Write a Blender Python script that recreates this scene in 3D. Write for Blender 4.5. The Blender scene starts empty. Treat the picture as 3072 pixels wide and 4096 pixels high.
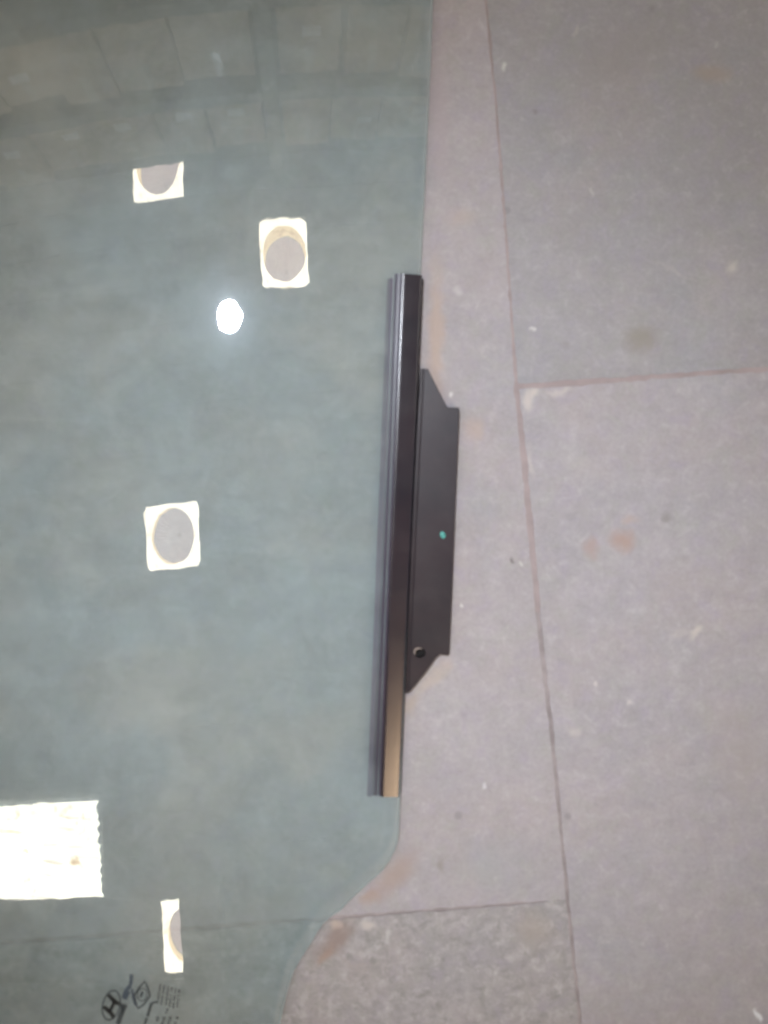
import bpy, bmesh, math, random
from mathutils import Vector, Matrix
random.seed(7)
S = bpy.context.scene
# ---------------------------------------------------------------- camera
CAM_H = .6
FPX = 3154.0                       # focal length in photo pixels (4096 tall)
cd = bpy.data.cameras.new('camera'); cam = bpy.data.objects.new('camera', cd)
S.collection.objects.link(cam); S.camera = cam
cam.location = (0, 0, CAM_H)
cd.sensor_fit = 'VERTICAL'; cd.sensor_height = 24; cd.lens = 24*FPX/4096
cd.clip_start = .01; cd.clip_end = 200
cd.dof.use_dof = True; cd.dof.focus_distance = 1.6; cd.dof.aperture_fstop = cd.lens/3.6
# ---------------------------------------------------------------- world, exposure
W = bpy.data.worlds.new('World'); S.world = W; W.use_nodes = True
bg = W.node_tree.nodes['Background']; bg.inputs[0].default_value = (.58, .77, 1, 1); bg.inputs[1].default_value = .58
S.view_settings.view_transform = 'Standard'; S.view_settings.look = 'None'
S.view_settings.exposure = 0; S.view_settings.gamma = 1
S.cycles.max_bounces = 12; S.cycles.transparent_max_bounces = 16
SKY_L = 15.0; LAMP_L = 60.0; SPOT_W = 920.0
TH = math.radians(4.3)             # the building stands turned a little to the picture
def bw(x, y, z): return Vector((x*math.cos(TH)-y*math.sin(TH), x*math.sin(TH)+y*math.cos(TH), z))

# ---------------------------------------------------------------- helpers
def link(name, me, mats, parent=None):
    o = bpy.data.objects.new(name, me); S.collection.objects.link(o)
    for m in (mats if isinstance(mats, (list, tuple)) else [mats]): me.materials.append(m)
    if parent:
        o.parent = parent
    return o
def tag(o, label=None, cat=None, group=None, kind=None):
    if label: o['label'] = label
    if cat: o['category'] = cat
    if group: o['group'] = group
    if kind: o['kind'] = kind
    return o
def empty(name, loc, rz=0):
    o = bpy.data.objects.new(name, None); S.collection.objects.link(o)
    o.location = loc; o.rotation_euler = (0, 0, rz); o.empty_display_size = .05
    return o
def from_bm(name, bm, mats, parent=None, smooth=False, angle=None):
    me = bpy.data.meshes.new(name)
    bmesh.ops.recalc_face_normals(bm, faces=bm.faces)
    if smooth:
        for f in bm.faces: f.smooth = True
        for e in bm.edges:
            if len(e.link_faces) == 2 and e.calc_face_angle(0) > (angle or .6): e.smooth = False
    bm.to_mesh(me); bm.free()
    return link(name, me, mats, parent)
def box(bm, x0, x1, y0, y1, z0, z1, M=None, mi=0):
    vs = [bm.verts.new((x, y, z)) for z in (z0, z1) for x, y in ((x0, y0), (x1, y0), (x1, y1), (x0, y1))]
    if M is not None:
        for v in vs: v.co = M @ v.co
    for q in ((0, 3, 2, 1), (4, 5, 6, 7), (0, 1, 5, 4), (1, 2, 6, 5), (2, 3, 7, 6), (3, 0, 4, 7)):
        f = bm.faces.new([vs[i] for i in q]); f.material_index = mi
    return vs
def prism(bm, poly, z0, z1, mi=0):
    a = [bm.verts.new((x, y, z0)) for x, y in poly]; b = [bm.verts.new((x, y, z1)) for x, y in poly]
    n = len(poly)
    f = bm.faces.new(b); f.material_index = mi
    bm.faces.new(a[::-1]).material_index = mi
    for i in range(n): bm.faces.new([a[i], a[(i+1) % n], b[(i+1) % n], b[i]]).material_index = mi
def px(x, y, z=0.0):               # a point at height z from a measurement on the photograph
    k = (CAM_H-z)/FPX
    return Vector(((x-1536)*k, -(y-2048)*k, z))

# ---------------------------------------------------------------- materials
class N:
    def __init__(s, name):
        s.m = bpy.data.materials.new(name); s.m.use_nodes = True
        s.t = s.m.node_tree; s.t.nodes.clear()
        s.out = s.t.nodes.new('ShaderNodeOutputMaterial')
    def n(s, typ, ins=None, **kw):
        o = s.t.nodes.new('ShaderNode'+typ)
        for k, v in kw.items(): setattr(o, k, v)
        for k, v in (ins or {}).items():
            if hasattr(v, 'bl_idname') and hasattr(v, 'outputs'): v = v.outputs[0]
            if isinstance(v, bpy.types.NodeSocket): s.t.links.new(v, o.inputs[k])
            else: o.inputs[k].default_value = v
        return o
    def noise(s, co, scale, detail=4, rough=.55, dist=0):
        return s.n('TexNoise', {'Vector': co, 'Scale': scale, 'Detail': detail, 'Roughness': rough, 'Distortion': dist}).outputs['Fac']
    def rng(s, v, a, b, c=0., d=1., smooth=True):
        return s.n('MapRange', {0: v, 1: a, 2: b, 3: c, 4: d}, interpolation_type='SMOOTHSTEP' if smooth else 'LINEAR').outputs[0]
    def mix(s, f, a, b, mode='MIX'):
        o = s.t.nodes.new('ShaderNodeMix'); o.data_type = 'RGBA'; o.blend_type = mode
        for i, v in ((0, f), (6, a), (7, b)):
            if isinstance(v, bpy.types.NodeSocket): s.t.links.new(v, o.inputs[i])
            elif i == 0: o.inputs[0].default_value = v
            else: o.inputs[i].default_value = (*v, 1) if len(v) == 3 else v
        return o.outputs[2]
    def math(s, op, a, b=0.):
        return s.n('Math', {0: a, 1: b}, operation=op).outputs[0]
    def done(s, sh):
        s.t.links.new(sh.outputs[0] if hasattr(sh, 'outputs') else sh, s.out.inputs[0]); return s.m
def simple(name, col, rough=.6, metal=0, var=.12, scale=20, spec=.5, coat=0):
    w = N(name); co = w.n('TexCoord').outputs['Object']
    f = w.noise(co, scale, 5)
    c = w.mix(w.rng(f, .3, .7), [v*(1-var) for v in col], [v*(1+var) for v in col])
    r = w.rng(w.noise(co, scale*2.3), .3, .7, rough*.85, min(1, rough*1.15))
    return w.done(w.n('BsdfPrincipled', {'Base Color': c, 'Roughness': r, 'Metallic': metal, 'Specular IOR Level': spec, 'Coat Weight': coat}))
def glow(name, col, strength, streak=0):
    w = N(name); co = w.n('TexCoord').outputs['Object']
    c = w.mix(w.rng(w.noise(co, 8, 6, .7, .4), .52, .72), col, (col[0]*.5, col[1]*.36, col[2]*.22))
    if streak:                    # dirt lying in the valleys of the corrugated sheet
        mp = w.n('Mapping', {'Vector': co, 'Scale': (.8, 12, 1)})
        f = w.rng(w.noise(mp, 2.2, 4, .6), .55, .8, 0., .85)
        c = w.mix(f, c, (col[0]*.30, col[1]*.22, col[2]*.13))
    return w.done(w.n('Emission', {0: c, 1: strength}))

def stone(name, tint, dark, mott, mott_scale, spots=()):
    w = N(name); co = w.n('TexCoord').outputs['Object']
    big = w.rng(w.noise(co, 4.5, 4, .6, .6), .3, .7)
    mid = w.rng(w.noise(co, 22, 6, .62, .8), .3, .72)
    c = w.mix(big, [v*.95 for v in tint], [v*1.05 for v in tint])
    c = w.mix(w.math('MULTIPLY', mid, .5), c, [tint[0]*.86, tint[1]*.90, tint[2]*.90])
    # warm and cool clouds in the cement
    hue = w.rng(w.noise(w.n('Mapping', {'Vector': co, 'Location': (3.1, 1.7, 0)}), 9, 4, .6), .42, .68)
    c = w.mix(w.math('MULTIPLY', hue, .40), c, [tint[0]*1.00, tint[1]*.92, tint[2]*.84])
    hue2 = w.rng(w.noise(w.n('Mapping', {'Vector': co, 'Location': (-2.1, 5.7, 0)}), 13, 4, .6), .5, .72)
    c = w.mix(w.math('MULTIPLY', hue2, .45), c, [tint[0]*.86, tint[1]*.95, tint[2]*.98])
    h3 = w.noise(w.n('Mapping', {'Vector': co, 'Location': (1.3, 8.7, 0)}), 60, 5, .65, .5)
    c = w.mix(w.rng(h3, .48, .72, 0, .60), c, [tint[0]*.93, tint[1]*.99, tint[2]*.88])
    c = w.mix(w.rng(h3, .30, .50, .55, 0), c, [tint[0]*.95, tint[1]*.92, tint[2]*1.05])
    h4 = w.noise(w.n('Mapping', {'Vector': co, 'Location': (4.3, -2.7, 0)}), 95, 6, .7, .4)
    c = w.mix(w.rng(h4, .50, .72, 0, .75), c, [v*1.16 for v in tint])
    c = w.mix(w.rng(h4, .30, .48, .65, 0), c, [v*.84 for v in tint])
    # mottling of broken paste and aggregate
    m1 = w.rng(w.noise(co, mott_scale, 6, .7, .3), .45, .72)
    c = w.mix(w.math('MULTIPLY', m1, mott), c, [min(1, v*1.30) for v in tint])
    m2 = w.rng(w.noise(w.n('Mapping', {'Vector': co, 'Location': (9, 4, 2)}), mott_scale*1.1, 6, .7, .3), .46, .74)
    c = w.mix(w.math('MULTIPLY', m2, mott), c, dark)
    # fine grain, pale specks, dark pits
    gr = w.noise(co, 300, 4, .7)
    c = w.mix(w.rng(gr, .35, .65, 0, .20), c, [v*.6 for v in tint])
    vo = w.n('TexVoronoi', {'Vector': co, 'Scale': 34.})
    sel = w.rng(w.n('SeparateColor', {0: vo.outputs['Color']}).outputs[0], .86, .87, 0, 1)
    sp = w.math('MULTIPLY', w.rng(vo.outputs['Distance'], .01, .10, .10, 0), sel)
    c = w.mix(sp, c, (.62, .57, .54))
    vo2 = w.n('TexVoronoi', {'Vector': w.n('Mapping', {'Vector': co, 'Location': (5, 2, 0)}), 'Scale': 26.})
    sel2 = w.rng(w.n('SeparateColor', {0: vo2.outputs['Color']}).outputs[1], .90, .91, 0, 1)
    sp2 = w.math('MULTIPLY', w.rng(vo2.outputs['Distance'], .04, .12, .5, 0), sel2)
    c = w.mix(sp2, c, [v*.55 for v in tint])
    # thin scratches
    mp = w.n('Mapping', {'Vector': co, 'Rotation': (0, 0, .5), 'Scale': (1, 9, 1)})
    sc = w.rng(w.noise(mp, 38, 2, .5, 1.2), .70, .80, 0, .15)
    c = w.mix(sc, c, [v*1.25 for v in tint])
    # stains, and glare painted beside the bracket, with a place and a shape of their own: (x, y, rx, ry, rot, colour, strength)
    warp = w.n('TexNoise', {'Vector': co, 'Scale': 60., 'Detail': 6.}).outputs['Color']
    wco = w.n('VectorMath', {0: co, 1: w.n('VectorMath', {0: w.n('VectorMath', {0: warp, 1: (.5, .5, .5)}, operation='SUBTRACT'), 3: .016}, operation='SCALE')}, operation='ADD')
    for (x, y, rx, ry, ro, col, st) in spots:
        m = w.n('Mapping', {'Vector': wco, 'Location': (x, y, 0), 'Rotation': (0, 0, ro), 'Scale': (rx, ry, 1)}, vector_type='TEXTURE')
        d = w.n('VectorMath', {0: m}, operation='LENGTH').outputs['Value']
        c = w.mix(w.rng(d, .15, 1.25, st, 0), c, col)
    bmp = w.n('Bump', {'Strength': .35, 'Distance': .0006, 'Height': w.math('ADD', w.noise(co, 160, 5, .65), mid)})
    r = w.rng(mid, 0, 1, .62, .8)
    return w.done(w.n('BsdfPrincipled', {'Base Color': c, 'Roughness': r, 'Normal': bmp, 'Specular IOR Level': .35}))

def at(x, y): p = px(x, y); return p.x, p.y
K = CAM_H/FPX
def spot(x, y, rx, ry, ro, col, st): a, b = at(x, y); return (a, b, rx*K, ry*K, ro, col, st)
PALE = (.49, .44, .41)
m_right_low = stone('cement_slab_pale', (.366, .338, .352), (.27, .245, .25), .26, 60, [
    spot(2490, 2165, 62, 52, -.5, (.36, .25, .21), .75), spot(2368, 2195, 34, 50, .3, (.36, .26, .225), .6),
    spot(2520, 2085, 35, 22, 0, (.42, .32, .27), .5), spot(2668, 2062, 30, 26, 0, (.235, .22, .21), .75),
    spot(2112, 1600, 26, 55, .15, PALE, .85), spot(2235, 1566, 75, 13, .05, PALE, .6), spot(2135, 1575, 20, 18, 0, PALE, .9),
    spot(2783, 2532, 42, 18, .8, PALE, .8), spot(2720, 2540, 50, 14, .2, PALE, .3), spot(2125, 1850, 10, 70, 0, PALE, .4),
    spot(2375, 2735, 14, 18, 0, (.53, .48, .47), .8), spot(2300, 2930, 36, 34, .3, PALE, .5), spot(2520, 2815, 13, 15, 0, (.53, .48, .47), .7),
    spot(3030, 4055, 10, 26, 0, (.7, .72, .75), .8), spot(2330, 1860, 120, 45, -.4, PALE, .2), spot(2950, 3000, 160, 260, .2, (.36, .31, .29), .35)])
m_right_up = stone('cement_slab_grey', (.330, .312, .322), (.235, .22, .225), .14, 38, [
    spot(2560, 1355, 85, 62, .2, (.25, .228, .195), .75), spot(2262, 1375, 30, 26, 0, (.24, .22, .215), .45),
    spot(2930, 1065, 22, 34, 0, PALE, .6), spot(2018, 262, 15, 17, 0, (.53, .52, .49), .85), spot(2140, 455, 12, 16, 0, (.2, .17, .17), .5),
    spot(2127, 1315, 9, 13, 0, (.6, .58, .56), .7), spot(2850, 290, 95, 40, .1, (.33, .27, .225), .6), spot(2310, 120, 8, 32, -.4, PALE, .4),
    spot(2690, 1075, 130, 9, -.45, PALE, .18), spot(2375, 770, 8, 20, .2, (.5, .47, .45), .5), spot(2500, 200, 260, 130, .3, (.285, .26, .25), .4),
    spot(2860, 180, 12, 22, 0, (.47, .45, .44), .4)])
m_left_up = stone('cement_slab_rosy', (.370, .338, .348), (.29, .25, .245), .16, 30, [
    spot(1745, 1350, 40, 340, 0, (.41, .32, .27), .75), spot(1840, 870, 80, 50, .2, (.40, .33, .29), .5),
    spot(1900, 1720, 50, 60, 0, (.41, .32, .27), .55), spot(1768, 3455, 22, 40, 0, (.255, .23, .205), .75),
    spot(1580, 3500, 150, 62, .75, (.33, .255, .225), .75), spot(1830, 1160, 20, 22, 0, (.52, .49, .48), .5),
    spot(1930, 3135, 13, 14, 0, (.54, .52, .54), .85), spot(1795, 1580, 8, 18, 0, (.6, .58, .58), .8), spot(2052, 2232, 8, 14, 0, (.15, .13, .13), .75),
    spot(2075, 2255, 7, 18, .3, (.55, .53, .5), .7), spot(1840, 2420, 8, 14, 0, (.6, .58, .56), .8), spot(1480, 3590, 60, 30, .7, (.34, .25, .21), .7),
    spot(1722, 2712, 105, 34, .74, (.42, .35, .29), .55), spot(1790, 2650, 34, 30, .3, (.42, .34, .30), .45),  # beige colour painting the glare along the bracket's lower chamfer
    spot(1750, 430, 55, 380, .05, (.37, .315, .335), .5), spot(1950, 3450, 160, 120, .2, (.30, .31, .31), .35), spot(1640, 2830, 75, 40, .8, (.40, .33, .27), .6)])  # last spot carries on the chamfer glare painted in beige
m_left_low = stone('cement_slab_coarse', (.338, .312, .314), (.225, .218, .205), .95, 85, [
    spot(1340, 3760, 55, 130, -.7, (.24, .175, .15), .7), spot(1470, 3700, 30, 26, 0, PALE, .8), spot(1350, 3700, 26, 30, 0, (.5, .4, .34), .6),
    spot(1560, 3740, 15, 40, 0, (.47, .45, .44), .6), spot(2130, 3720, 90, 90, 0, (.31, .27, .235), .6), spot(1300, 3820, 20, 60, -.5, (.33, .23, .19), .6)])
m_grout = simple('grout', (.322, .265, .263), .9, var=.12, scale=40)
m_grout_low = simple('grout_dark', (.285, .247, .248), .9, var=.18, scale=60)

# car glass: two clean faces, a green body colour, a thin film of dust and wiping marks
def glass_mat():
    w = N('green_car_glass'); co = w.n('TexCoord').outputs['Object']
    clear = w.n('BsdfTransparent', {0: (.900, .950, .945, 1)})
    dn = w.rng(w.noise(co, 6, 5, .6, .8), .3, .75)
    st = w.rng(w.noise(w.n('Mapping', {'Vector': co, 'Rotation': (0, 0, .9), 'Scale': (1, 5, 1)}), 9, 4, .6, .7), .45, .8)
    sm = w.rng(w.noise(w.n('Mapping', {'Vector': co, 'Location': (2, 3, 0)}), 19, 6, .65, .4), .35, .75)
    dust = w.math('ADD', w.math('ADD', w.math('MULTIPLY', dn, .13), w.math('ADD', w.math('MULTIPLY', st, .05), w.math('MULTIPLY', sm, .11))), .06)
    dcol = w.mix(w.rng(w.noise(w.n('Mapping', {'Vector': co, 'Location': (7, 1, 0)}), 8, 5, .6), .4, .65), (.47, .55, .57), (.54, .56, .53))
    dif = w.n('BsdfDiffuse', {0: dcol})
    body = w.n('MixShader', {0: dust, 1: clear, 2: dif})
    sharp = w.n('BsdfAnisotropic', {'Color': (1, 1, 1, 1), 'Roughness': .012})
    haze = w.n('BsdfAnisotropic', {'Color': (.8, .88, 1, 1), 'Roughness': .15})
    gl = w.n('MixShader', {0: .011, 1: sharp, 2: haze})
    bmp = w.n('Bump', {'Strength': .06, 'Distance': .0008, 'Height': w.noise(co, 26, 3, .5)})
    for s_ in (sharp, haze): w.t.links.new(bmp.outputs[0], s_.inputs['Normal'])
    fr = w.n('Fresnel', {'IOR': 1.52})
    return w.done(w.n('MixShader', {0: fr, 1: body, 2: gl}))
m_glass = glass_mat()
w = N('ground_glass_edge')
m_edge = w.done(w.n('MixShader', {0: .8, 1: w.n('BsdfTransparent', {0: (.55, .8, .74, 1)}), 2: w.n('BsdfPrincipled', {'Base Color': (.50, .58, .57, 1), 'Roughness': .35})}))
def ink(name, col, dens):
    w = N(name); co = w.n('TexCoord').outputs['Object']
    f = w.rng(w.noise(co, 900, 2), .3, .7, dens*.85, dens)
    return w.done(w.n('MixShader', {0: f, 1: w.n('BsdfTransparent', {0: (1, 1, 1, 1)}), 2: w.n('BsdfDiffuse', {0: (*col, 1)})}))
m_ink_black = ink('black_print', (.02, .018, .018), .92)
m_ink_grey = ink('worn_print', (.04, .045, .05), .78)
m_ink_blue = ink('blue_grey_print', (.05, .065, .095), .68)
def coated(name, col, rough, coat, scale=40, spec=.5):
    w = N(name); co = w.n('TexCoord').outputs['Object']
    f = w.rng(w.noise(co, 14, 6, .7, .3), .25, .8)
    c = w.mix(f, col, [col[0]*1.5+.004, col[1]*1.15, col[2]*1.1])
    dust = w.rng(w.noise(co, 30, 7, .7), .3, .9, 0, .06)
    c = w.mix(dust, c, (.25, .22, .21))
    r = w.rng(w.noise(co, 30, 6, .7), .2, .8, rough*.93, rough*1.07)
    b = w.n('Bump', {'Strength': .05, 'Distance': .0003, 'Height': w.noise(co, 300, 3)})
    return w.done(w.n('BsdfPrincipled', {'Base Color': c, 'Roughness': r, 'Specular IOR Level': spec, 'Coat Weight': coat, 'Coat Roughness': rough*.8, 'Normal': b}))
m_metal = coated('black_painted_steel', (.011, .008, .013), .24, .0, spec=.8)
m_plate = coated('black_painted_plate', (.013, .010, .014), .36, .0, spec=.38)
m_cup = simple('hole_shade', (.012, .009, .008), .9)  # near-black colour for the shade inside the hole
m_rubber = coated('black_rubber', (.030, .028, .05), .36, .0)
m_lip = coated('grey_rubber_lip', (.07, .068, .10), .5, 0)
m_glint = simple('rim_glint_tone', (.20, .16, .14), .5, scale=300)  # pale tone painted for the glint at the hole's rim
m_paint = simple('turquoise_paint', (.07, .32, .28), .6, scale=400)

# ================================================================ FLOOR
seam = [(1900, -600), (1944, 0), (1980, 370), (2018, 852), (2040, 1180), (2066, 1545), (2092, 1800), (2120, 2092), (2157, 2500), (2203, 2889),
        (2244, 3315), (2281, 3703), (2315, 4020), (2370, 4700)]
widths = [10, 10, 9, 9, 10, 16, 25, 25, 20, 17, 14, 14, 13, 13]
def dense(pts, step=26):
    out = []
    for i in range(len(pts)-1):
        n = max(1, int(math.hypot(pts[i+1][0]-pts[i][0], pts[i+1][1]-pts[i][1])/step))
        for k in range(n):
            t = k/n; out.append([pts[i][j]*(1-t)+pts[i+1][j]*t for j in range(len(pts[0]))])
    out.append(list(pts[-1])); return out
sp = dense([(a, b, c) for (a, b), c in zip(seam, widths)])
rj = random.Random(3)
L = [(x-w_/2+rj.gauss(0, 1.5), y) for x, y, w_ in sp]
Rr = [(x+w_/2+rj.gauss(0, 1.8), y) for x, y, w_ in sp]
def split(line, y): return [p for p in line if p[1] < y], [p for p in line if p[1] >= y]
FARX, FARY = 9000, 9000
def cross(x0, x1, yf, w_, amp, seed):
    r = random.Random(seed); n = int(abs(x1-x0)/28); up = []; lo = []
    for i in range(n+1):
        x = x0+(x1-x0)*i/n; y = yf(x); ww = w_(x)
        up.append((x, y-ww/2+r.gauss(0, amp))); lo.append((x, y+ww/2+r.gauss(0, amp)))
    return up, lo
rc_up, rc_lo = cross(2074, 3900, lambda x: 1548-.0735*(x-2070), lambda x: 24 if x < 2450 else 19, 2.2, 5)
lc_up, lc_lo = cross(2262, -900, lambda x: 3612-.0760*(x-2110), lambda x: 1.5 if x > 2110 else (12 if x > 1350 else 18), 1.8, 6)
Lu = [p for p in L if p[1] < lc_up[0][1]-3]; Ll = [p for p in L if p[1] > lc_lo[0][1]+3]
Ru = [p for p in Rr if p[1] < rc_up[0][1]-3]; Rl = [p for p in Rr if p[1] > rc_lo[0][1]+3]
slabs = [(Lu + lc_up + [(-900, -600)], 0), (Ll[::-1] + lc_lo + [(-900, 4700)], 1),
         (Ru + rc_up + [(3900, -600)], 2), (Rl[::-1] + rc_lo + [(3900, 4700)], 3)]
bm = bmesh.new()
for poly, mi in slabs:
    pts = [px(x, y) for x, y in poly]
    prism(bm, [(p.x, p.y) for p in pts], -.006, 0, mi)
# the rest of the shop floor around them, slab by slab
SW = .9
X0, X1 = px(-900, 0).x, px(3900, 0).x; Y0, Y1 = px(0, 4700).y, px(0, -600).y
cols = [X0-SW*i for i in range(9, 0, -1)] + [X0] ; rj = random.Random(9)
def strip(xa, xb, ya, yb):
    x = xa
    while x < xb-.01:
        xe = min(xb, x+SW); y = ya + 0.0
        first = rj.uniform(.3, .9)
        while y < yb-.01:
            ye = min(yb, y+(first if first else SW)); first = 0
            prism(bm, [(x+.001, y+.001), (xe-.001, y+.001), (xe-.001, ye-.001), (x+.001, ye-.001)], -.006, 0, rj.choice([0, 2, 3]))
            y = ye
        x = xe
strip(X0-8.1, X0, -9, 9); strip(X1, X1+8.1, -9, 9); strip(X0, X1, -9, Y0); strip(X0, X1, Y1, 9)
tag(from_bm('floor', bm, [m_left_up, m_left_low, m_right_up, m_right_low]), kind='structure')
bm = bmesh.new()
yb_ = px(0, 2450).y
prism(bm, [(-9, yb_), (9, yb_), (9, 9), (-9, 9)], -.02, -.0003, 0)
prism(bm, [(-9, -9), (9, -9), (9, yb_), (-9, yb_)], -.02, -.0005, 1)
tag(from_bm('grout_bed', bm, [m_grout, m_grout_low]), kind='structure')

# ================================================================ CAR WINDOW
XC, RAD, ZR = -.2, 3.2, .0105
Z0 = ZR + .23**2/(2*RAD); TG = .0034
def gz(x): return Z0-(x-XC)**2/(2*RAD)
def gp(x, y, up=0.0):              # a point on the glass
    z = .012
    for _ in range(6): p = px(x, y, z); z = gz(p.x)+up
    return Vector((p.x, p.y, z))
win = empty('car_window', (XC, 0, 0))
tag(win, 'green tinted car door glass lying flat on the cement floor, with black lift channel on its edge', 'car window')
INV = Matrix.Translation((-XC, 0, 0))
out = [(1745, -700), (1738, -300), (1727, 0), (1720, 200), (1712, 400), (1704, 560), (1697, 700), (1689, 870), (1683, 1000), (1677, 1120), (1668, 1400), (1655, 1750),
       (1635, 2200), (1618, 2650), (1603, 3000), (1596, 3200), (1594, 3270), (1591, 3337), (1585, 3378), (1574, 3413), (1556, 3447), (1535, 3477), (1500, 3510), (1456, 3548), (1410, 3592), (1363, 3641), (1327, 3664),
       (1295, 3690), (1266, 3733), (1236, 3785), (1200, 3840), (1169, 3894), (1145, 3965), (1125, 4045), (1105, 4150), (1075, 4300), (1040, 4480), (960, 4600),
       (700, 4660), (200, 4690), (-500, 4650), (-900, 4500), (-1050, 4100), (-1080, 2000), (-1000, 0), (-820, -700), (-300, -1000), (700, -1080), (1500, -1010), (1690, -900)]
bm = bmesh.new()
poly = [gp(*p) for p in out]
f = bm.faces.new([bm.verts.new((p.x-XC, p.y, 0)) for p in poly])
xs0, xs1 = min(p.x for p in poly)-XC, max(p.x for p in poly)-XC
x = xs0+.004
while x < xs1:
    bmesh.ops.bisect_plane(bm, geom=bm.verts[:]+bm.edges[:]+bm.faces[:], plane_co=(x, 0, 0), plane_no=(1, 0, 0)); x += .004
bm.faces.ensure_lookup_table()
bm.normal_update()
if bm.faces[0].normal.z < 0: bmesh.ops.reverse_faces(bm, faces=bm.faces)
top_faces = bm.faces[:]
ret = bmesh.ops.extrude_face_region(bm, geom=top_faces)
newv = [g for g in ret['geom'] if isinstance(g, bmesh.types.BMVert)]
for v in bm.verts: v.co.z = gz(v.co.x+XC)
for v in bm.verts: v.tag = False
for v in newv: v.tag = True
for v in bm.verts:
    if not v.tag: v.co.z -= TG
bm.normal_update()
offs = {}
for f in bm.faces:                 # the ground edge slopes out a little towards the bottom
    if len(set(v.tag for v in f.verts)) == 2:
        e = [e for e in f.edges if all(v.tag for v in e.verts)][0]
        d_ = e.verts[1].co-e.verts[0].co; n_ = Vector((-d_.y, d_.x, 0)).normalized()
        mid = (e.verts[0].co+e.verts[1].co)/2
        of = [g for g in e.link_faces if g is not f][0]
        if n_.dot(of.calc_center_median()-mid) > 0: n_ = -n_
        for v in f.verts:
            if not v.tag: offs.setdefault(v, []).append(n_)
for v, l_ in offs.items():
    n_ = sum(l_, Vector()).normalized(); v.co.x += n_.x*.0008; v.co.y += n_.y*.0008
for f in bm.faces:
    side = len(set(v.tag for v in f.verts)) == 2
    f.material_index = 1 if side else 0; f.smooth = not side
me = bpy.data.meshes.new('glass_pane')
for f in bm.faces:                 # outward normals
    up = all(v.tag for v in f.verts); dn = not any(v.tag for v in f.verts)
    if (up and f.normal.z < 0) or (dn and f.normal.z > 0): f.normal_flip()
bm.to_mesh(me); bm.free()
me.update()
nor = []
for p in me.polygons:
    for li in p.loop_indices:
        vx = me.vertices[me.loops[li].vertex_index].co.x
        if p.material_index == 1: nor.append(p.normal[:])
        else:
            n = Vector((vx/RAD, 0, 1)).normalized(); nor.append((n if p.normal.z > 0 else -n)[:])
me.normals_split_custom_set(nor)
pane = link('glass_pane', me, [m_glass, m_edge], win)

# --- printing on the glass
def ribbon(bm, pts, w_, up=.00025, closed=False):
    P = [Vector(p) for p in pts]; n = len(P); vs = []
    for i in range(n):
        a = P[(i-1) % n] if (closed or i > 0) else P[i]; b = P[(i+1) % n] if (closed or i < n-1) else P[i]
        d = (b-a).normalized(); s = Vector((-d.y, d.x))*w_/2
        l_, r_ = gp(*(P[i]+s), up), gp(*(P[i]-s), up)
        vs.append((bm.verts.new((l_.x-XC, l_.y, l_.z)), bm.verts.new((r_.x-XC, r_.y, r_.z))))
    for i in range(n if closed else n-1):
        a, b = vs[i], vs[(i+1) % n]; bm.faces.new([a[0], a[1], b[1], b[0]])
def ell(cx, cy, a, b, ro, n=40): return [(cx+a*math.cos(t)*math.cos(ro)-b*math.sin(t)*math.sin(ro), cy+a*math.cos(t)*math.sin(ro)+b*math.sin(t)*math.cos(ro)) for t in [2*math.pi*i/n for i in range(n)]]
lr = math.radians(-77)             # long axis of the emblem leans to the right
bm = bmesh.new(); ribbon(bm, ell(445, 4021, 60, 34, lr), 6, closed=True)
emb = from_bm('emblem_ring', bm, m_ink_grey, pane)
bm = bmesh.new(); ribbon(bm, [(433, 3979), (446, 3994), (462, 4008), (476, 4018)], 17); ribbon(bm, [(414, 4027), (428, 4038), (443, 4052), (455, 4070)], 17)
ribbon(bm, [(458, 4002), (450, 4024), (438, 4047)], 14, .0003)
from_bm('emblem_letter', bm, m_ink_black, pane)
def c5(x, y): return (380+x/3.95, 3780+y/3.95)
bm = bmesh.new()
ribbon(bm, [c5(575, 465), c5(572, 540), c5(560, 640)], 15); ribbon(bm, [c5(565, 645), c5(500, 705), c5(465, 780), c5(450, 850)], 17)
ribbon(bm, [c5(535, 735), c5(505, 800), c5(480, 860)], 14, .0003); ribbon(bm, [c5(585, 700), c5(600, 800), c5(625, 900), c5(650, 960)], 11)
from_bm('certification_mark', bm, m_ink_blue, pane)
bm = bmesh.new()
ribbon(bm, [c5(785, 575), c5(835, 680), c5(870, 800), c5(780, 930), c5(685, 1005), c5(635, 900), c5(625, 790), c5(700, 670)], 8, closed=True)
ribbon(bm, [c5(755, 735), c5(730, 790), c5(715, 830)], 11)
ribbon(bm, ell(*c5(745, 785), 25, 19, lr), 4, closed=True)
from_bm('diamond_mark', bm, m_ink_grey, pane)
bm = bmesh.new()
ribbon(bm, [c5(480, 940), c5(440, 1030), c5(400, 1130), c5(360, 1260)], 20); ribbon(bm, [c5(400, 920), c5(430, 1000), c5(425, 1060)], 12, .0003)
ribbon(bm, [c5(895, 915), c5(860, 1020), c5(830, 1130)], 12); ribbon(bm, [c5(820, 1150), c5(780, 1260)], 9); ribbon(bm, [c5(900, 915), c5(985, 900)], 8)
from_bm('print_stroke', bm, m_ink_grey, pane)
bm = bmesh.new(); rr = random.Random(4)
def textline(a, b, w_, ch):        # a worn line of tiny unreadable print
    A, B = Vector(a), Vector(b); n = int((B-A).length/ch)
    for i in range(n):
        if rr.random() < .12: continue
        p = A.lerp(B, (i+.1)/n); q = A.lerp(B, (i+rr.uniform(.62, .85))/n); ribbon(bm, [p[:], q[:]], w_*rr.uniform(.6, 1))
for i in range(6):
    t = i/5
    textline(c5(1035+t*300, 615+t*85), c5(985+t*285+ (20 if i > 1 else 0), 930+t*90), 10, 7)
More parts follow.
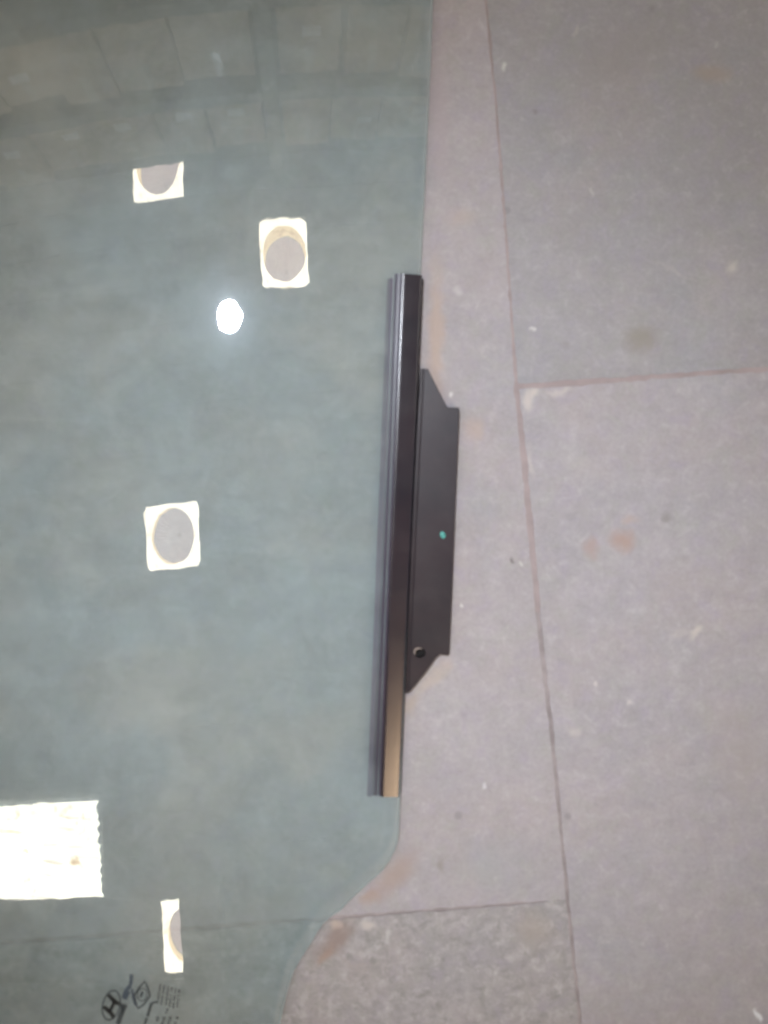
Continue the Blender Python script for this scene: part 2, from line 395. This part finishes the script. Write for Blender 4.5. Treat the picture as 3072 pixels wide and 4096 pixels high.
textline(c5(1150, 1000), c5(1120, 1085), 9, 8)
for x_ in (985, 1085, 1180, 1290): textline(c5(x_+10, 1135), c5(x_-30, 1290), 14, 10)
from_bm('print_block', bm, m_ink_grey, pane)

# --- lift channel, extruded along the glass edge
ZT = .0135
A = px(1697, 1098, ZT); B = px(1603.5, 3191, ZT)      # right top edge of the channel
ax = (B-A); LEN = ax.length; ax.normalize(); side = Vector((-ax.y, ax.x, 0))   # side points left... checked below
if side.x > 0: side = -side
KZ = (CAM_H-ZT)/FPX
def extrude(name, prof, s0, s1, mat, closed=True, nseg=40, wob=.0, angle=.5, bev=0):
    """prof: (u towards the left from the right edge in metres, z)"""
    bm = bmesh.new(); rings = []
    r = random.Random(len(name))
    for i in range(nseg+1):
        s = s0+(s1-s0)*i/nseg
        taper = 1-.075*(s/LEN)
        ring = []
        for u, z in prof:
            p = A+ax*s+side*u*taper
            ring.append(bm.verts.new((p.x-XC, p.y, z)))
        rings.append(ring)
    n = len(prof)
    for i in range(nseg):
        for j in range(n): bm.faces.new([rings[i][j], rings[i][(j+1) % n], rings[i+1][(j+1) % n], rings[i+1][j]])
    bm.faces.new(rings[0][::-1]); bm.faces.new(rings[-1])
    return from_bm(name, bm, mat, win, smooth=True, angle=angle)
g0 = .0112
W1 = .0163                         # width of the steel part
steel = [(0, .0018), (0, .0040), (.0002, .0043), (.0013, .0043), (.0014, .0046), (.0014, .0112)]
for i in range(1, 7):              # rounded right shoulder, then a gently crowned top
    t = math.radians(90*i/6); steel.append((.0014+.0012*(1-math.cos(t)), .0112+.0008*math.sin(t)))
for i in range(1, 9):
    u = .0026+(W1-.0010-.0026)*i/8; k = 1-(u-.0026)/(W1-.0036); steel.append((u, .0120+.00142*(1-k)**.9))
steel += [(W1-.0005, .01335), (W1, .0128), (W1, g0-.0002),
          (.0035, g0-.0002), (.0035, g0-TG-.0012), (W1, .0066), (W1, .0045), (.004, .0018)]
chan = extrude('lift_channel', steel, 0, LEN, m_metal)
q = W1+.0001
rub = [(q, g0-.0002), (q, .01285), (q+.0003, .0131), (q+.0011, .0131), (q+.0014, .0127), (q+.0016, .0121), (q+.0030, .0120), (q+.0033, .0127), (q+.0037, .0130), (q+.0045, .0130),
       (q+.0049, .0126), (q+.0052, .0119), (q+.0062, .0117), (q+.0067, .0117)]
rub += [(q+.0067, g0)]
extrude('rubber_seal', rub, .0001, LEN-.0004, m_rubber)
lip = [(q+.0068, g0), (q+.0068, .0122), (q+.0072, .0125), (q+.0088, .0122), (q+.0099, .0116), (q+.0108, g0+.0002)]
lo = extrude('seal_lip', lip, .0036, LEN+.0006, m_lip)

# --- mounting plate welded below the channel, with a folded edge along it
ZP = .0078
plate = [(1684, 1474), (1712, 1475), (1750, 1552), (1786, 1622), (1794, 1629), (1836, 1630), (1838, 1640), (1829, 1850), (1817, 2150), (1808, 2380), (1797, 2616), (1790, 2622), (1758, 2617), (1742, 2634),
         (1700, 2692), (1664, 2737), (1640, 2766), (1621, 2776), (1626, 2640), (1640, 2300), (1655, 1970), (1672, 1640)]
hole = ell(1681, 2613, 21, 17, -.3, 26)
bm = bmesh.new()
iR = plate.index((1797, 2616)); iL = plate.index((1626, 2640))
plate.insert(iL+1, (1627, 2613)); iL += 1
def loop2(pts, z): return [bm.verts.new((px(x, y, ZP).x-XC, px(x, y, ZP).y, z)) for x, y in pts]
TP = .0022; lay = []
for z in (ZP, ZP-TP):
    o_, h_ = loop2(plate, z), loop2(hole, z); nh = len(hole); lay.append((o_, h_))
    # hole runs clockwise on the page from its right side: first half is the lower arc
    bm.faces.new(o_[iR:iL+1] + [h_[k] for k in range(nh//2, -1, -1)])
    bm.faces.new(o_[iL:] + o_[:iR+1] + [h_[k % nh] for k in range(nh, nh//2-1, -1)])
for a, b in zip(lay[0], lay[1]):
    for i in range(len(a)): bm.faces.new([a[i], a[(i+1) % len(a)], b[(i+1) % len(a)], b[i]])
# cup added under the hole, near-black colour standing in for its shade
cup = loop2(hole, ZP-.0072); hb = lay[1][1]
for i in range(nh): bm.faces.new([hb[i], hb[(i+1) % nh], cup[(i+1) % nh], cup[i]]).material_index = 1
bm.faces.new(cup).material_index = 1
for i in range(nh):
    for f in lay[0][1][i].link_faces:
        if len(f.verts) == 4: f.material_index = 1
mp_ = from_bm('mounting_plate', bm, [m_plate, m_cup], win, smooth=True, angle=.5)
bv = mp_.modifiers.new('edge', 'BEVEL'); bv.width = .0004; bv.segments = 2; bv.limit_method = 'ANGLE'
bm = bmesh.new(); arc = []
for k in range(15):
    a = math.radians(150+150*k/14); wd = 9*math.sin(math.pi*k/14)+.3
    ci, co_ = px(1681+20*math.cos(a), 2612+16*math.sin(a), ZP), px(1681+(20+wd)*math.cos(a), 2612+(16+wd)*math.sin(a), ZP)
    arc.append((bm.verts.new((ci.x-XC, ci.y, ZP+.0001)), bm.verts.new((co_.x-XC, co_.y, ZP+.0002))))
for a, b in zip(arc, arc[1:]): bm.faces.new([a[0], b[0], b[1], a[1]])
from_bm('rim_glint', bm, m_glint, mp_)  # crescent added in a pale colour, painting the glint on the rim
# folded rib: the bright line beside the dark gap
bm = bmesh.new()
a0, a1 = px(1692, 1478, .0085), px(1630, 2762, .0085)
d = (a1-a0).normalized(); s_ = Vector((-d.y, d.x, 0)); s_ = s_ if s_.x > 0 else -s_
prof = [(-.0003, ZP-.0005), (0, ZP+.0006), (.0004, ZP+.0009), (.0009, ZP+.0007), (.0013, ZP-.0002)]
rg = []
for i in range(21):
    c_ = a0.lerp(a1, i/20); rg.append([bm.verts.new((c_.x+s_.x*u-XC, c_.y+s_.y*u, z)) for u, z in prof])
for i in range(20):
    for j in range(4): bm.faces.new([rg[i][j], rg[i][j+1], rg[i+1][j+1], rg[i+1][j]])
bm.faces.new(rg[0]); bm.faces.new(rg[-1])
from_bm('folded_edge', bm, m_plate, mp_, smooth=True, angle=1.2)
bm = bmesh.new()
pts = [px(1771+dx, 2140+dy, ZP) for dx, dy in ell(0, 0, 15, 10, 1.25, 20)]
cc = px(1771, 2140, ZP)
vs = [bm.verts.new((p.x-XC, p.y, ZP+.00015)) for p in pts]; c0 = bm.verts.new((cc.x-XC, cc.y, ZP+.0006))
mid_ = [bm.verts.new((cc.x-XC+(p.x-cc.x)*.7, cc.y+(p.y-cc.y)*.7, ZP+.0005)) for p in pts]
for i in range(20):
    j = (i+1) % 20; bm.faces.new([vs[i], vs[j], mid_[j], mid_[i]]); bm.faces.new([mid_[i], mid_[j], c0])
o = from_bm('paint_dot', bm, m_paint, mp_, smooth=True); o['label'] = 'small turquoise paint dot'

# ================================================================ THE SHED OVERHEAD (seen mirrored in the glass)
RZ = 5.2
m_roof = simple('painted_sheet_roof', (.46, .50, .53), .6, var=.1, scale=2)
m_beam = simple('grey_steel', (.10, .12, .13), .55, var=.2, scale=3)
m_card = simple('cardboard', (.54, .42, .32), .85, var=.15, scale=5)
m_tape = simple('packing_tape', (.60, .56, .48), .3, var=.05)
m_label = simple('white_paper', (.95, .95, .93), .7, var=.03)
m_sky = glow('daylit_translucent_sheet', (1, .93, .78), SKY_L, 1)
m_skyold = glow('daylit_yellowed_sheet', (1, .72, .47), SKY_L*1.45, 1)
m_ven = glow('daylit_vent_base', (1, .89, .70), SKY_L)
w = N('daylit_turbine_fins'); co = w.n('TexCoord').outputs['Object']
m_fin = w.done(w.n('AddShader', {0: w.n('BsdfDiffuse', {0: (.62, .56, .56, 1)}), 1: w.n('Emission', {0: w.mix(w.rng(w.noise(co, 6, 4), .3, .7), (.85, .70, .72), (1, .86, .84)), 1: 2.0})}))  # emission stands in for daylight reaching through the fins
m_hub = glow('daylit_spindle', (1, .78, .74), 2.6)  # glow stands in for daylight; dot added for the darker turbine centre
m_rim = glow('daylit_turbine_collar', (1, .72, .42), 9.)  # collar glow stands in for daylight falling inside it
m_lampg = N('cool_lamp_lens'); m_lampg = m_lampg.done(m_lampg.n('Emission', {0: (.78, .88, 1, 1), 1: LAMP_L}))

vents = [(-1.60, -1.10, 2.37, 2.88, 'roof ventilator whose square daylit base is half hidden behind the rack'),
         (-.41, .055, 1.645, 2.150, 'roof ventilator with square daylit base and round turbine, beside the round lamp'),
         (-1.672, -1.135, -.315, .172, 'roof ventilator on a square daylit base, mid roof between rack and skylight'),
         (-1.722, -1.20, -3.238, -2.698, 'roof ventilator partly cut off by a hanging beam beside the big skylight')]
lights = [(-3.9, -2.276, -2.66, -1.94)] + [(1.02, 1.9, -4.0, -2.0), (3.3, 4.1, .6, 2.8), (-5.1, -4.45, -1.0, 1.0)]  # last two are unseen skylights added for fill light
holes = [v[:4] for v in vents]+lights
bm = bmesh.new()
xs = sorted(set([-7, 7]+[h[0] for h in holes]+[h[1] for h in holes])); ys = sorted(set([-7, 7]+[h[2] for h in holes]+[h[3] for h in holes]))
MT = Matrix.Rotation(TH, 4, 'Z')
for i in range(len(xs)-1):
    for j in range(len(ys)-1):
        cx, cy = (xs[i]+xs[i+1])/2, (ys[j]+ys[j+1])/2
        if any(h[0] < cx < h[1] and h[2] < cy < h[3] for h in holes): continue
        box(bm, xs[i], xs[i+1], ys[j], ys[j+1], RZ, RZ+.03, MT)
# low corrugation ribs running across
y = -6.9
while y < 7:
    cuts = sorted([(h[0], h[1]) for h in holes if h[2]-.05 < y < h[3]+.05]); x = -7
    for c_ in cuts+[(7, 7)]:
        if c_[0] > x+.02: box(bm, x, c_[0]-.02, y-.03, y+.03, RZ-.018, RZ+.001, MT)
        x = max(x, c_[1]+.02)
    y += .30
roof = from_bm('shed_roof', bm, m_roof); tag(roof, 'dull grey sheet metal shed roof mirrored in the car glass', 'roof')

lab = {0: 'large bright corrugated skylight sheet at the lower left of the reflection'}
names = {1: 'yellowed long skylight above the lower end of the black channel', 2: 'narrow unseen skylight added for light over the upper right of the shop floor', 3: 'unseen skylight added for light over the left side of the shop floor'}
for i, (x0, x1, y0, y1) in enumerate(lights):
    bm = bmesh.new(); n = 60; rows = []; r = random.Random(i)
    for k in range(n+1):
        yy = y0+.004+(y1-y0-.008)*k/n
        ph = (yy-y0)/.076*2*math.pi; z = RZ-.016+.012*math.cos(ph)
        dx = (.011*math.sin(ph)+.004*r.uniform(-1, 1))*(1 if (k//8)%3 else .3)
        a, b = bw(x0+.02, yy, z), bw(x1-.012+dx, yy, z)
        rows.append((bm.verts.new(a), bm.verts.new(b), bm.verts.new(b+Vector((0, 0, .006))), bm.verts.new(a+Vector((0, 0, .006)))))
    for k in range(n):
        for j in range(4): bm.faces.new([rows[k][j], rows[k][(j+1) % 4], rows[k+1][(j+1) % 4], rows[k+1][j]])
    o = from_bm('skylight', bm, m_skyold if i == 1 else m_sky); tag(o, lab.get(i) or names[i], 'skylight', 'corrugated skylights in the shed roof')

def disc(bm, r, z, n=48, jag=0, seed=0):
    rn = random.Random(seed)
    c = bm.verts.new((0, 0, z)); ring = [bm.verts.new(((r+rn.uniform(-jag, jag))*math.cos(2*math.pi*i/n), (r+rn.uniform(-jag, jag))*math.sin(2*math.pi*i/n), z)) for i in range(n)]
    return c, ring
for i, (x0, x1, y0, y1, lb) in enumerate(vents):
    cx, cy = (x0+x1)/2, (y0+y1)/2
    root = empty('roof_ventilator', bw(cx, cy, RZ), TH); tag(root, lb, 'roof ventilator', 'turbine ventilators in the shed roof')
    hx, hy = (x1-x0)/2-.004, (y1-y0)/2-.004
    r0 = .205; n = 48; rn = random.Random(i)
    # square base sheet with a round opening
    bm = bmesh.new()
    for zz in (.0, .006):
        sq = []
        for k in range(n):
            a = 2*math.pi*k/n; c_, s_ = math.cos(a), math.sin(a); m = max(abs(c_)/(hx), abs(s_)/(hy)); wob = 1-rn.uniform(0, .02)
            sq.append(bm.verts.new((c_/m*wob, s_/m*wob, zz)))
        ci = [bm.verts.new((r0*math.cos(2*math.pi*k/n), r0*math.sin(2*math.pi*k/n), zz)) for k in range(n)]
        for k in range(n): bm.faces.new([sq[k], sq[(k+1) % n], ci[(k+1) % n], ci[k]])
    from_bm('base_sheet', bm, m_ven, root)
    bm = bmesh.new()
    H = (.13, .22, .07, .05)[i]
    lo_ = [bm.verts.new((r0*math.cos(2*math.pi*k/n), r0*math.sin(2*math.pi*k/n), -.001)) for k in range(n)]
    hi_ = [bm.verts.new((r0*.97*math.cos(2*math.pi*k/n), r0*.97*math.sin(2*math.pi*k/n), H)) for k in range(n)]
    for k in range(n): bm.faces.new([lo_[k], lo_[(k+1) % n], hi_[(k+1) % n], hi_[k]])
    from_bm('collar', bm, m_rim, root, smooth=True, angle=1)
    # domed turbine head of overlapping fins
    bm = bmesh.new(); nf = 40; prev = None
    prof = [(.205, H), (.23, H+.08), (.215, H+.18), (.15, H+.26), (.05, H+.295), (.0, H+.30)]
    rings = []
    for r_, z_ in prof[:-1]:
        rings.append([bm.verts.new(((r_-(.018 if k % 2 else 0)*(r_/.2))*math.cos(2*math.pi*(k+z_*8)/(2*nf)), (r_-(.018 if k % 2 else 0)*(r_/.2))*math.sin(2*math.pi*(k+z_*8)/(2*nf)), z_)) for k in range(2*nf)])
    for a, b in zip(rings, rings[1:]):
        for k in range(2*nf): bm.faces.new([a[k], a[(k+1) % (2*nf)], b[(k+1) % (2*nf)], b[k]])
    bm.faces.new(rings[-1])
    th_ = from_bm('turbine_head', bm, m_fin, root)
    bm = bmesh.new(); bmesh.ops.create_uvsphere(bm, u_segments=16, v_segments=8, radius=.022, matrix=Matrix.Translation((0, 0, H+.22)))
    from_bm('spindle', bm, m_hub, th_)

# hanging beam that hides half of the last ventilator
bm = bmesh.new(); box(bm, -1.46, -1.10, -3.6, -2.55, RZ-.30, RZ-.03, MT)
tag(from_bm('beam', bm, m_roof), 'short grey box beam under the roof hiding half of a ventilator', 'beam')

# round lamp
LP = bw(-.716, 1.445, 5.1)
lamp = empty('ceiling_lamp', LP, 0); tag(lamp, 'round cool white lamp hanging below the shed roof', 'lamp')
bm = bmesh.new(); c, rg = disc(bm, .111, 0); bmesh.ops.contextual_create(bm, geom=rg) if False else bm.faces.new(rg); bm.verts.remove(c)
from_bm('lens', bm, m_lampg, lamp)
bm = bmesh.new()
for (ra, za), (rb, zb) in zip([(.111, .0), (.130, -.004), (.132, .02), (.06, .07)], [(.130, -.004), (.132, .02), (.06, .07), (.001, .072)]):
    a = [bm.verts.new((ra*math.cos(2*math.pi*k/40), ra*math.sin(2*math.pi*k/40), za)) for k in range(40)]; b = [bm.verts.new((rb*math.cos(2*math.pi*k/40), rb*math.sin(2*math.pi*k/40), zb)) for k in range(40)]
    for k in range(40): bm.faces.new([a[k], a[(k+1) % 40], b[(k+1) % 40], b[k]])
bmesh.ops.remove_doubles(bm, verts=bm.verts, dist=1e-5)
from_bm('housing', bm, m_beam, lamp, smooth=True)
ld = bpy.data.lights.new('falloff_spot', 'SPOT'); lo_ = bpy.data.objects.new('falloff_spot', ld); S.collection.objects.link(lo_); lo_.parent = lamp  # narrow spot added under the lamp; its pool imitates lens falloff
ld.energy = SPOT_W; ld.color = (.86, .91, 1); ld.shadow_soft_size = .11; ld.spot_blend = 1
aim = Vector((.0, -.045, 0)); dv = aim-(LP-Vector((0, 0, .03))); lo_.location = (0, 0, -.03)
ld.spot_size = math.radians(10.0); lo_.rotation_euler = dv.to_track_quat('-Z', 'Y').to_euler()

# pallet rack with cardboard boxes
rack = empty('storage_rack', bw(0, 2.40, 0), TH); tag(rack, 'tall grey steel rack holding rows of cardboard boxes', 'rack')
def rp(name, *bs):
    bm = bmesh.new()
    for b in bs: box(bm, *b)
    return from_bm(name, bm, m_beam, rack)
for x_ in (-3.3, -.19, 2.9):
    rp('upright', (x_-.055, x_+.055, .0, .09, 0, 4.94)); rp('upright', (x_-.055, x_+.055, .81, .90, 0, 4.5))
rp('tie_beam', (-3.3, 2.9, .10, .13, 4.70, 4.93))
for z_ in (1.5, 2.33, 3.14, 3.99):
    rp('shelf_beam', (-3.24, -.25, .01, .06, z_-.05, z_+.06), (-.13, 2.84, .01, .06, z_-.05, z_+.06))
    rp('shelf_deck', (-3.24, 2.84, .065, .80, z_+.03, z_+.055))
rb = random.Random(12)
ORD = ['first', 'second', 'third', 'fourth', 'fifth', 'sixth']
for shelf, z_, hmin, hmax in (('lower', 3.196, .58, .70), ('upper', 4.046, .60, .70)):
    for side_, sx in (('left', -1), ('right', 1)):
        x_ = -.19+sx*.075
        for k in range(6 if side_ == 'left' else 3):
            bwid = rb.choice([.40, .44, .48, .52]); h_ = rb.uniform(hmin, hmax); tilt = rb.gauss(0, .02)
            e = empty('cardboard_box', bw(x_+sx*bwid/2, 2.40+rb.uniform(.02, .07)+.25, z_), TH+tilt)
            lab_ = rb.random() < .5
            tag(e, '%s cardboard box %s of the rack post on the %s shelf%s' % (ORD[k], side_, shelf, ', with white label' if lab_ else ''), 'box', 'cardboard boxes on the rack')
            bm = bmesh.new(); box(bm, -bwid/2+.008, bwid/2-.008, -.25, .25, 0, h_); from_bm('carton', bm, m_card, e)
            bm = bmesh.new(); box(bm, -.03, .03, -.2535, -.25, h_*.62, h_); from_bm('tape', bm, m_tape, e)
            if lab_:
                u = rb.uniform(-.15, .02); v = rb.uniform(.1, .35)
                bm = bmesh.new(); box(bm, u, u+.13, -.254, -.25, v, v+.08); from_bm('paper_label', bm, m_label, e)
            x_ += sx*(bwid+rb.choice([.005, .01, .04]))
